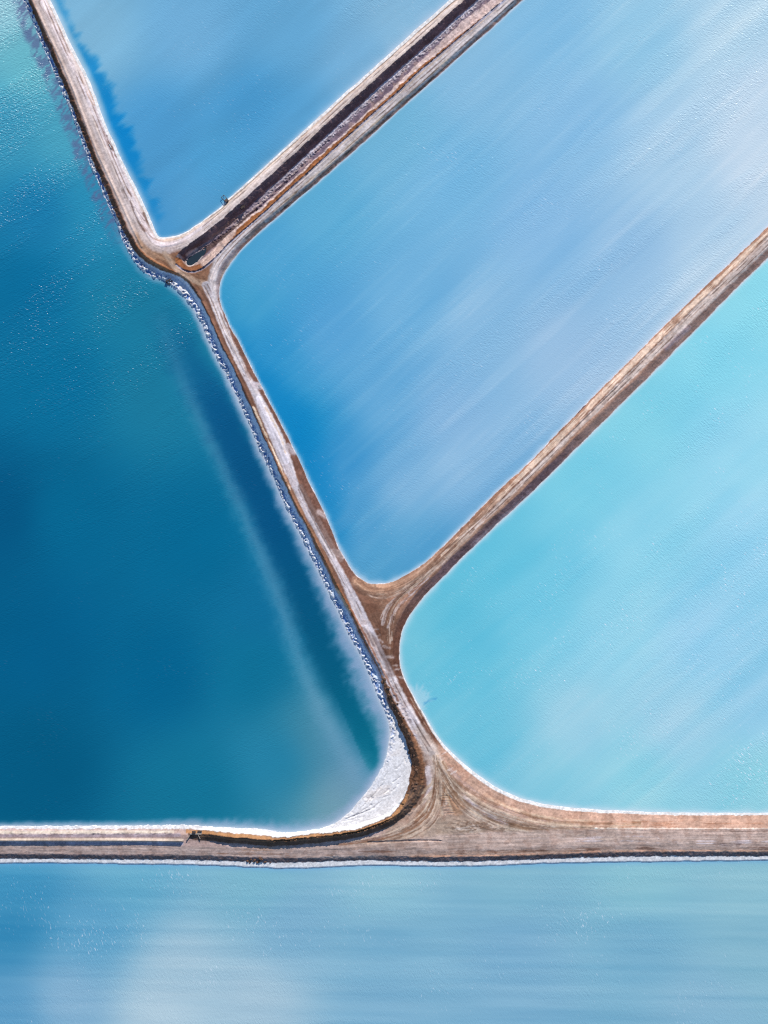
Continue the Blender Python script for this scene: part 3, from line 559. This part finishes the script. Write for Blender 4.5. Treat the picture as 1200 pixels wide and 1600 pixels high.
for k, nm in ((0, 'salt_rim'), (2, 'salt_rim'), (3, 'salt_beach'), (4, 'salt_ledge')):
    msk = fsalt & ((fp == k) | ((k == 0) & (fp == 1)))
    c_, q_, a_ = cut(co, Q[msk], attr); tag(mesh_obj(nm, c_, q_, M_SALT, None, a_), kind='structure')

# ------------------------------------------------------------------ ponds
wgx = axis(-48, 1248, 3.0, 5200, 1.25); wgy = axis(-48, 1650, 3.0, 5200, 1.25)
GX, GY = np.meshgrid(wgx, wgy); gX = GX.ravel().astype(f32); gY = GY.ravel().astype(f32)
nxw, nyw = len(wgx), len(wgy)
J, I = np.meshgrid(np.arange(nyw - 1), np.arange(nxw - 1), indexing='ij'); J = J.ravel(); I = I.ravel()
QW = np.stack([(J + 1) * nxw + I, (J + 1) * nxw + I + 1, J * nxw + I + 1, J * nxw + I], 1)
ANCH = {
 'W': [(0,0,150,192,224),(45,100,106,176,208),(10,200,58,144,192),(100,210,76,158,200),(60,330,24,118,178),(150,330,42,138,190),(40,450,5,104,160),(200,480,26,120,166),(100,600,4,106,160),(230,620,26,118,164),(100,800,2,100,152),(300,850,2,100,152),(60,1000,0,90,143),(250,1050,0,95,148),
       (400,1050,10,108,156),(60,1200,0,86,133),(300,1230,16,110,155),(440,1180,34,124,172),(540,1245,116,152,184),(5,800,0,82,134),(420,950,14,106,160),(500,1150,60,130,165)],
 'A': [(150,60,125,180,220),(300,60,110,170,218),(450,50,98,164,214),(620,40,132,182,222),(250,200,76,152,210),(400,170,68,148,207),(350,250,76,155,210),(280,320,86,156,208),(450,200,88,158,211),(560,90,115,172,218),(240,330,62,142,205)],
 'C': [(850,30,125,185,228),(1000,60,145,198,232),(1150,60,176,212,238),(1180,250,192,216,240),(1190,140,182,211,238),(1050,250,166,204,235),(900,200,135,188,230),(750,120,130,185,225),(620,220,110,178,218),(500,330,90,170,215),(700,280,115,180,225),(850,350,130,183,228),(1000,400,150,192,230),(1100,420,172,206,235),(420,400,75,160,212),
       (370,470,60,155,205),(420,560,45,145,205),(520,520,85,160,215),(640,480,110,175,222),(750,520,135,185,226),(880,550,150,190,228),(600,620,100,168,218),(700,650,135,182,225),(470,680,12,132,195),(530,720,60,145,205),(630,760,120,175,220),(720,740,125,178,222),(560,820,70,150,205),(600,880,75,155,205),(650,850,85,160,210)],
 'D': [(1180,430,150,220,240),(1100,560,135,212,238),(1000,650,125,205,232),(900,760,115,200,230),(780,870,100,192,224),(690,950,95,188,220),(1150,700,150,212,240),(1190,850,150,208,240),(1000,850,140,208,236),(850,950,120,200,230),(720,1050,100,190,222),(650,1010,112,194,222),(950,1000,145,208,236),(1100,1000,155,208,240),
       (900,1130,153,205,231),(1050,1130,166,209,235),(1180,1100,150,203,235),(750,1150,110,192,222),(850,1220,130,198,225),(1000,1220,145,208,230),(1180,1220,140,205,228)],
 'B': [(20,1370,70,150,200),(200,1370,100,170,210),(400,1380,120,180,212),(600,1390,135,188,218),(800,1380,125,180,212),(1000,1380,130,188,215),(1180,1380,132,186,214),(20,1450,46,130,184),(20,1580,85,150,200),(150,1450,85,155,203),(280,1520,154,190,220),(250,1580,168,199,226),(100,1560,130,175,215),(400,1560,155,190,220),
       (450,1450,120,172,212),(600,1480,115,170,210),(600,1580,120,172,212),(800,1480,110,165,208),(800,1580,120,172,212),(1000,1480,110,168,208),(1180,1480,125,178,210),(1100,1580,125,175,212)]}
def field(a, x, y):
    xc = np.clip(x, -40, 1240); yc = np.clip(y, -40, 1640); n = 0; s = 0
    for (ax, ay, r, g_, b_) in a:
        w = 1 / ((xc - ax) ** 2 + (yc - ay) ** 2 + 45 ** 2) ** 1.8; s = s + w; n = n + w[:, None] * np.array([r, g_, b_], float)
    return n / s[:, None]
def wmix(c, m, rgb): m = np.clip(m, 0, 1)[:, None]; return c * (1 - m) + m * np.array(rgb, float)
def wind(x, y, ang, ls, wd, seed, o=4):
    ca, sa = math.cos(ang), math.sin(ang); return fbm((x * ca + y * sa) / ls, (-x * sa + y * ca) / wd, seed, o)
PONDS = [('W', W_POLY, ZW), ('A', A_POLY, ZA), ('C', C_POLY, ZC), ('D', D_POLY, ZD), ('B', B_POLY, ZB)]
WLAB = {'W': 'deep teal-blue brine pond with a dark channel and pale underwater ridge', 'A': 'triangular blue pond between the sandy dike and the ditch, feathered dark strip along its shore', 'C': 'large sky-blue pond streaked with pale wind-blown bands', 'D': 'bright cyan pond with a rounded white-rimmed corner', 'B': 'pale blue pond along the bottom, south of the long dike'}
WM = {'W': water('brine_deep', math.radians(-18), .40, .12, math.radians(29), .06, .9), 'A': water('brine_blue', math.radians(-36), .40, .065, math.radians(-36), .35), 'C': water('brine_sky', math.radians(-33), .42, .085, math.radians(-33), .5),
      'D': water('brine_cyan', math.radians(-46), .40, .065, math.radians(-46), .9), 'B': water('brine_pale', math.radians(-72), .42, .07, math.radians(4), .45, .25)}
for key, poly, z in PONDS:
    far = sdist(gX[::1], gY[::1], poly)[0] if False else None
    sel = np.nonzero(np.ones(len(gX), bool))[0]
    d, s = sdist(gX, gY, poly)
    near_ok = d < 5
    qm = near_ok[QW].any(1); q = QW[qm]
    u, inv = np.unique(q.ravel(), return_inverse=True); q = inv.reshape(-1, 4)
    x = gX[u].astype(np.float64); y = gY[u].astype(np.float64); dep = -d[u]; s = s[u]
    c = field(ANCH[key], x, y) * np.array({'W': (1.0, 1.045, .955), 'A': (1.04, 1.03, .98), 'C': (1.05, 1.025, .985), 'D': (1.02, 1.02, .985), 'B': (1.07, 1.035, .97)}[key]) ; chop = np.full(len(u), .5)
    if key == 'W':
        nz = wind(x, y, math.radians(-30), 60, 14, 601)
        chop = np.interp(y, [0, 250, 500, 800, 1290], [1.3, 1.1, .7, .28, .2]) * (1 - .3 * ss((x - 300) / 200))
        dc, sc, _ = dist(gX[u], gY[u], chaikin([(238,468),(268,520),(306,588),(347,655),(389,740),(431,830),(467,915),(502,1000),(533,1075),(560,1135),(584,1190)], False))
        t = sc / sc.max(); hw = np.interp(t, [0, .1, .4, .75, 1], [18, 26, 30, 32, 22])
        m = ss((hw + 19 - dc - (nz - .5) * 16) / 36) * np.interp(t, [0, .12, .25, 1], [0, .45, .9, 1])
        c = wmix(c, m, (0, 0, 0)) if False else c * (1 - m[:, None]) + m[:, None] * np.stack([np.interp(t, [0, .5, .8, 1], [8, 2, 2, 4]), np.interp(t, [0, .5, .8, 1], [88, 80, 90, 108]), np.interp(t, [0, .5, .8, 1], [138, 126, 124, 134])], 1)
        dr, sr, _ = dist(gX[u], gY[u], chaikin([(250,500),(272,560),(300,628),(335,705),(372,785),(405,860),(436,935),(458,1005),(482,1070),(512,1130),(545,1185),(572,1212)], False))
        t = sr / sr.max(); n2 = .6 * fbm(x / 9, y / 9, 603, 4) + .4 * wind(x, y, math.radians(70), 26, 3.5, 607, 3)
        m = np.exp(-((dr + (n2 - .5) * 24) / np.interp(t, [0, .3, .7, 1], [13, 12, 15, 22])) ** 2) * np.interp(t, [0, .15, .45, .8, 1], [.10, .24, .38, .42, .45]) * (.55 + .8 * n2)
        c = wmix(c, m, (138, 178, 205))
        # hazy apron west of the ridge near the bend
        m = ss((95 - dr) / 90) * ss((y - 1020) / 200) * .45 * (dc > 14); c = wmix(c, m, (100, 148, 182))
        ws = interp_arc(s, poly, [(36,0,14),(142,263,16),(202,397,8),(258,438,8),(313,500,8),(375,632,10),(418,727,13),(498,893,20),(545,993,29),(578,1056,36),(606,1150,24),(600,1193,12),(574,1237,12),(500,1295,20),(380,1294,16),(240,1290,9),(0,1291,7)])
        om = interp_arc(s, poly, [(36,0,.0),(166,313,.0),(202,397,.5),(258,438,.5),(313,500,.85),(545,993,.95),(606,1150,.9),(574,1237,.8),(500,1295,.85),(240,1290,.75),(0,1291,.7)])
        tt = dep / ws; m = om * (1 - ss((tt - .15 + (nz - .5) * .5 + (fbm(x / 8, y / 8, 606, 3) - .5) * .5) / 1.1)); c = wmix(c, m * .92, (150, 172, 206))
        m = om * np.exp(-np.clip(dep, 0, 99) / 3) * .7 * (y > 430); c = wmix(c, m, (214, 220, 232))
        sw = wind(x, y, math.radians(-55), 9, 3, 604, 3); m = (1 - ss((dep - 10 - 8 * nz) / 9)) * ss((400 - y) / 60) * (.25 + 1.0 * ss((sw - .38) / .25)); c = wmix(c, m * .62, (92, 106, 148))
        c = c * (0.975 + .05 * fbm(x / 120, y / 120, 605, 3))[:, None]
    if key == 'A':
        nz = wind(x, y, math.radians(-32), 42, 11, 611, 4); n2 = wind(x, y, math.radians(-40), 160, 22, 612)
        west = interp_arc(s, poly, [(79,0,1),(237,347,1),(250,371,0),(703,0,0)])
        wdt = np.interp(y, [-40, 0, 100, 200, 290, 340, 365], [15, 20, 28, 36, 30, 20, 6])
        m = west * ss((wdt - dep + (nz - .5) * 34) / 18) * np.interp(y, [0, 80, 200, 300, 360], [.55, .75, 1, .75, .3]) * ss((dep - 3) / 8); c = wmix(c, m, (12, 132, 200))
        m = west * np.exp(-np.clip(dep, 0, 99) / (1.2 + 3.6 * fbm(s / 15, s * 0, 613, 3))); c = wmix(c, m * .7, (205, 222, 240))
        m = (1 - west) * np.exp(-np.clip(dep, 0, 99) / (np.interp(x, [250, 400, 700], [1.4, 2.6, 6]) * (.5 + fbm(s / 18, s * 0, 614, 3)))); c = wmix(c, m * .75, (196, 214, 236))
        c = c * (.97 + .08 * n2 - .02)[:, None]; chop = np.interp(x, [80, 250, 700], [.15, .55, 1.0])
    if key == 'C':
        n2 = wind(x, y, math.radians(-42), 260, 20, 621, 4); n3 = wind(x, y, math.radians(-44), 420, 60, 622, 3); n4 = fbm(x / 90, y / 90, 623, 3)
        fld = np.interp(x * .7 + y * .7, [350, 650, 900, 1100], [.2, .7, 1, 1])
        th = wind(x, y, math.radians(-43), 80, 4.5, 624, 3); th2 = wind(x, y, math.radians(-41), 200, 12, 625, 3)
        c = c + (np.clip(n2 - .48, -.10, 1) * 26 + (n3 - .5) * 26 + np.clip(th - .5, 0, 1) * 20 * ss((n2 - .35) / .25) + np.clip(th2 - .5, 0, 1) * 18)[:, None] * np.array([1.05, .60, .30]) * fld[:, None] * (.45 + n4)[:, None]
        west = interp_arc(s, poly, [(815,1,0),(361,410,0),(352,493,.4),(407,600,1),(523,838,.9),(557,899,.1),(583,912,0),(1198,354,0)])
        m = west * ss((np.interp(y, [480, 640, 760, 900], [40, 62, 55, 30]) - dep + (n2 - .5) * 60) / 50); c = wmix(c, m * .68, (10, 130, 192))
        fr = (.22 + .55 * fbm(s / 14, s * 0, 626, 3)) * interp_arc(s, poly, [(815,1,3.2),(375,392,3.5),(343,462,4.5),(407,600,5),(523,838,8),(583,912,9),(662,881,6),(900,647,7),(1198,354,7)])
        m = np.exp(-(np.clip(dep, 0, 99) / fr) ** 1.5); c = wmix(c, m * .8, (206, 222, 242))
        chop = np.interp(x, [350, 600, 900, 1200], [.25, .45, .75, 1.1])
    if key == 'D':
        n2 = wind(x, y, math.radians(-40), 240, 26, 631, 4); n3 = fbm(x / 110, y / 110, 632, 3)
        fld = ss((y * .8 + x * .3 - 700) / 500)
        c = c + ((n2 - .5) * 22)[:, None] * np.array([1.1, .4, .2]) * (.08 + fld)[:, None] + (np.clip(wind(x, y, math.radians(-40), 120, 9, 634, 3) - .52, 0, 1) * 14)[:, None] * np.array([1.1, .4, .2]) * fld[:, None] + ((n3 - .5) * 26)[:, None] * np.array([1, .5, .2])
        fr = (.22 + .5 * fbm(s / 16, s * 0, 636, 3)) * interp_arc(s, poly, [(1200,405,5),(880,722,6),(687,908,8),(625,1007,9),(641,1078,8),(684,1152,8),(777,1231,9),(1000,1268,8),(1200,1270,8)])
        m = np.exp(-(np.clip(dep, 0, 99) / fr) ** 1.3); c = wmix(c, m * .8, (206, 226, 240))
        # salt fan washed in at the outfall
        a = np.arctan2(y - 1092, x - 652); r = np.hypot(x - 652, y - 1092); ray = fbm(a * 6, r / 30, 633, 3)
        m = ss((30 * (.4 + .9 * ray) - r) / 14); c = wmix(c, m * .42, (214, 226, 240))
        dl, _, _ = dist(gX[u], gY[u], np.array([(662,1100),(671,1094),(681,1092)], float)); c = wmix(c, ss((2.2 - dl) / 2) * .6, (70, 150, 205))
        chop = np.interp(x, [630, 850, 1200], [.25, .6, 1.1])
    if key == 'B':
        n2 = wind(x, y, math.radians(1), 300, 9, 641, 4); n3 = wind(x, y, math.radians(2), 220, 30, 642, 3)
        c = c + ((n2 - .5) * 20 + (n3 - .5) * 14)[:, None] * np.array([1.1, .75, .5])
        m = np.exp(-(np.clip(dep - .5, 0, 99) / 3.5) ** 1.4); c = wmix(c, m * .5, (110, 170, 222)); chop = np.full(len(u), .75)
    chop = chop * (.35 + 1.3 * ss((wind(x, y, math.radians(0 if key == 'B' else -38), 150, 45, 651, 3) - .25) / .5)) * (.35 + .65 * ss(dep / 25))
    br = np.clip(lin(np.clip(c, 0, 255)) / LIT, .0, .85)
    co_w = np.stack([(x - 600) * PX, (800 - y) * PX, np.full(len(u), z)], 1)
    tag(mesh_obj('water', co_w, q, WM[key], None, [('brine', 'FLOAT_COLOR', br), ('chop', 'FLOAT', chop)]), WLAB[key], kind='structure')
pp = chaikin(POOL, True); me = bpy.data.meshes.new('water'); me.from_pydata([tuple(W3(a + (a - 304) * .35, b + (b - 403) * .35, FLOOR - .22)) for a, b in pp], [], [list(range(len(pp)))[::-1]])
a = me.attributes.new('brine', 'FLOAT_COLOR', 'POINT'); a.data.foreach_set('color', np.tile(np.append(C3((42, 58, 72)), 1), (len(pp), 1)).astype(f32).ravel()); me.materials.append(WM['A'])
o = bpy.data.objects.new('water', me); ROOT.objects.link(o); tag(o, 'small dark pool at the closed end of the ditch', kind='structure')

# ------------------------------------------------------------------ small built things
def plain(name, rgb, rough=.8, metal=0.0):
    m, n, b = new_mat(name); tc = nd(n, 'ShaderNodeNewGeometry').outputs['Position']; f = noise(n, tc, 3.5, 3, .6)
    mx = nd(n, 'ShaderNodeMix', data_type='RGBA'); n.links.new(f, mx.inputs[0]); c = C3(rgb)
    mx.inputs[6].default_value = (*(c * .65), 1); mx.inputs[7].default_value = (*np.clip(c * 1.25, 0, .85), 1)
    n.links.new(mx.outputs[2], b.inputs['Base Color']); b.inputs['Roughness'].default_value = rough; b.inputs['Metallic'].default_value = metal; return m
M_CONC = plain('weathered_concrete', (150, 142, 136)); M_STEEL = plain('rusty_steel', (92, 74, 66), .6); M_DARK = plain('dark_timber', (70, 58, 54)); M_GALV = plain('galvanised_steel', (196, 198, 206), .5); M_ROCK = plain('brown_rock', (112, 84, 68), .95)
tree_x, tree_y = X.astype(np.float64), Y.astype(np.float64)
def ground_z(x, y):
    i = int(np.argmin((tree_x - x) ** 2 + (tree_y - y) ** 2)); return float(h[i])
def thing(name, x, y, rz, label, cat, z=None, group=None):
    e = bpy.data.objects.new(name, None); ROOT.objects.link(e); e.location = W3(x, y, ground_z(x, y) if z is None else z); e.rotation_euler = (0, 0, math.radians(rz)); return tag(e, label, cat, group)
def part(name, parent, mat, boxes=(), tubes=(), bev=.02):
    bm = bmesh.new()
    for (cx, cy, cz, lx, ly, lz) in boxes:
        g_ = bmesh.ops.create_cube(bm, size=1); 
        for v in g_['verts']: v.co = Vector((cx + v.co.x * lx, cy + v.co.y * ly, cz + v.co.z * lz))
    if boxes and bev: bmesh.ops.bevel(bm, geom=list(bm.edges), offset=bev, segments=1, affect='EDGES')
    for (a_, b_, r_) in tubes:
        a_, b_ = Vector(a_), Vector(b_); g_ = bmesh.ops.create_cone(bm, cap_ends=True, segments=12, radius1=r_, radius2=r_, depth=(b_ - a_).length)
        q_ = (b_ - a_).to_track_quat('Z', 'Y'); mid_ = (a_ + b_) / 2
        for v in g_['verts']: v.co = q_ @ v.co + mid_
    me = bpy.data.meshes.new(name); bm.to_mesh(me); bm.free(); me.materials.append(mat); o = bpy.data.objects.new(name, me); ROOT.objects.link(o); o.parent = parent; return o
# intake with a hoop frame on the shore of the triangular pond
t = thing('water_intake', 354, 313.5, 42, 'small dark water intake with a hoop frame on the triangular pond\'s shore', 'intake', z=.25)
part('sump_box', t, M_DARK, [(0, 0, .15, 1.1, .9, 1.1)]); part('lid', t, M_STEEL, [(0, 0, .73, 1.0, .8, .05)])
for sx_ in (-.5, .5): part('rail', t, M_STEEL, tubes=[((sx_, .3, .8), (sx_, 1.8, .55), .07)])
part('crossbar', t, M_STEEL, tubes=[((-.57, 1.8, .55), (.57, 1.8, .55), .07)])
for sx_ in (-.5, .5): part('post', t, M_STEEL, tubes=[((sx_, 1.8, -.9), (sx_, 1.8, .6), .06)])
# outfall into the deep pond
t = thing('culvert_outfall', 262, 436, -62, 'dark culvert outfall breaking the salt edge of the deep pond', 'culvert', z=-.75)
part('headwall', t, M_DARK, [(.4, 0, .35, .35, 1.9, 1.1)]); part('pipe', t, M_STEEL, tubes=[((.2, 0, .25), (1.5, 0, .1), .38)]); part('apron', t, M_CONC, [(1.1, 0, -.12, 1.5, 1.3, .2)])
for sy_ in (-.85, .85): part('wing_wall', t, M_DARK, [(.9, sy_, .15, 1.0, .2, .7)])
# grating on the shoulder of the middle road
t = thing('steel_grating', 404.5, 604.5, -64, 'pale barred grating lying on the brown shoulder beside the whitish track', 'grating'); t.location.z += .12
part('frame', t, M_GALV, [(0, .42, 0, 1.2, .1, .1), (0, -.42, 0, 1.2, .1, .1)])
for k in range(6): part('slat', t, M_GALV, [(-.5 + k * .2, 0, .02, .09, .78, .06)])
# short pipe on the north-west track
t = thing('pipe_length', 172.5, 229, 118, 'short pale pipe lying on the sandy track beside a brown stain', 'pipe'); part('barrel', t, M_GALV, tubes=[((-.7, 0, .18), (.7, 0, .18), .16)])
for sx_ in (-.7, .7): part('collar', t, M_STEEL, tubes=[((sx_ - .06, 0, .18), (sx_ + .06, 0, .18), .21)])
# pump standing in the ditch
t = thing('pump_unit', 379, 324, 42, 'dark pump unit standing at the foot of the ditch slope', 'pump'); part('skid', t, M_STEEL, [(0, 0, .1, 1.5, .9, .2)]); part('housing', t, M_DARK, [(-.1, 0, .6, 1.0, .7, .8)], bev=.08); part('hose', t, M_DARK, tubes=[((.4, 0, .5), (1.9, .3, .1), .14)])
# sluice where the spoil bund ends on the southern dike
t = thing('sluice', 304, 1303, 0, 'small sluice with dark gate and wing walls where the tall bund ends', 'sluice', z=1.5)
part('headwall', t, M_CONC, [(0, .2, .5, 2.6, .3, 1.1)]); part('gate', t, M_DARK, [(-.1, .75, .75, 1.1, .7, 1.2)]); part('deck', t, M_CONC, [(1.7, .4, .85, 1.5, .8, .15)]); part('gate', t, M_DARK, [(1.7, 1.0, .6, 1.3, .5, 1.0)])
for (x0_, y0_, x1_, y1_) in ((-1.2, 0, -2.3, -1.7), (1.2, 0, 1.9, -1.4)):
    w_ = part('wing_wall', t, M_CONC, [(0, 0, .35, math.hypot(x1_ - x0_, y1_ - y0_), .22, .9)]); w_.location = ((x0_ + x1_) / 2, (y0_ + y1_) / 2, 0); w_.rotation_euler = (0, 0, math.atan2(y1_ - y0_, x1_ - x0_))
# loose rocks on the orange bank and on the slumped part of the southern bank
rocks = []
for k in range(4):
    bm = bmesh.new(); bmesh.ops.create_icosphere(bm, subdivisions=2, radius=.5)
    for v in bm.verts: v.co *= random.uniform(.72, 1.15); v.co.z *= .75
    me = bpy.data.meshes.new('rock'); bm.to_mesh(me); bm.free(); me.materials.append(M_ROCK); rocks.append(me)
def rock(x, y, sc, label, group):
    o = bpy.data.objects.new('rock', random.choice(rocks)); ROOT.objects.link(o); o.location = W3(x, y, ground_z(x, y) + .1 * sc); o.scale = (sc * random.uniform(.8, 1.3), sc, sc * random.uniform(.7, 1.1)); o.rotation_euler = (0, 0, random.uniform(0, 6.28)); tag(o, label, 'rock', group)
bankp = chaikin([(598,1062),(606,1082),(618,1108),(630,1136),(640,1160),(647,1182),(649,1204),(646,1224),(640,1240)], False); 
for k in range(46):
    q = bankp[int(random.uniform(0, len(bankp) - 1))]; rock(q[0] + random.gauss(1, 3.2), q[1] + random.gauss(0, 3), random.uniform(.5, 1.15), 'brown rock among the rubble on the orange bank above the salt beach', 'rubble rocks on the orange bank')
for k in range(14): rock(random.uniform(384, 424), random.uniform(1340, 1348.5), random.uniform(.5, 1.1), 'dark rock on the slumped southern bank above the white ledge', 'rocks of the slumped bank')
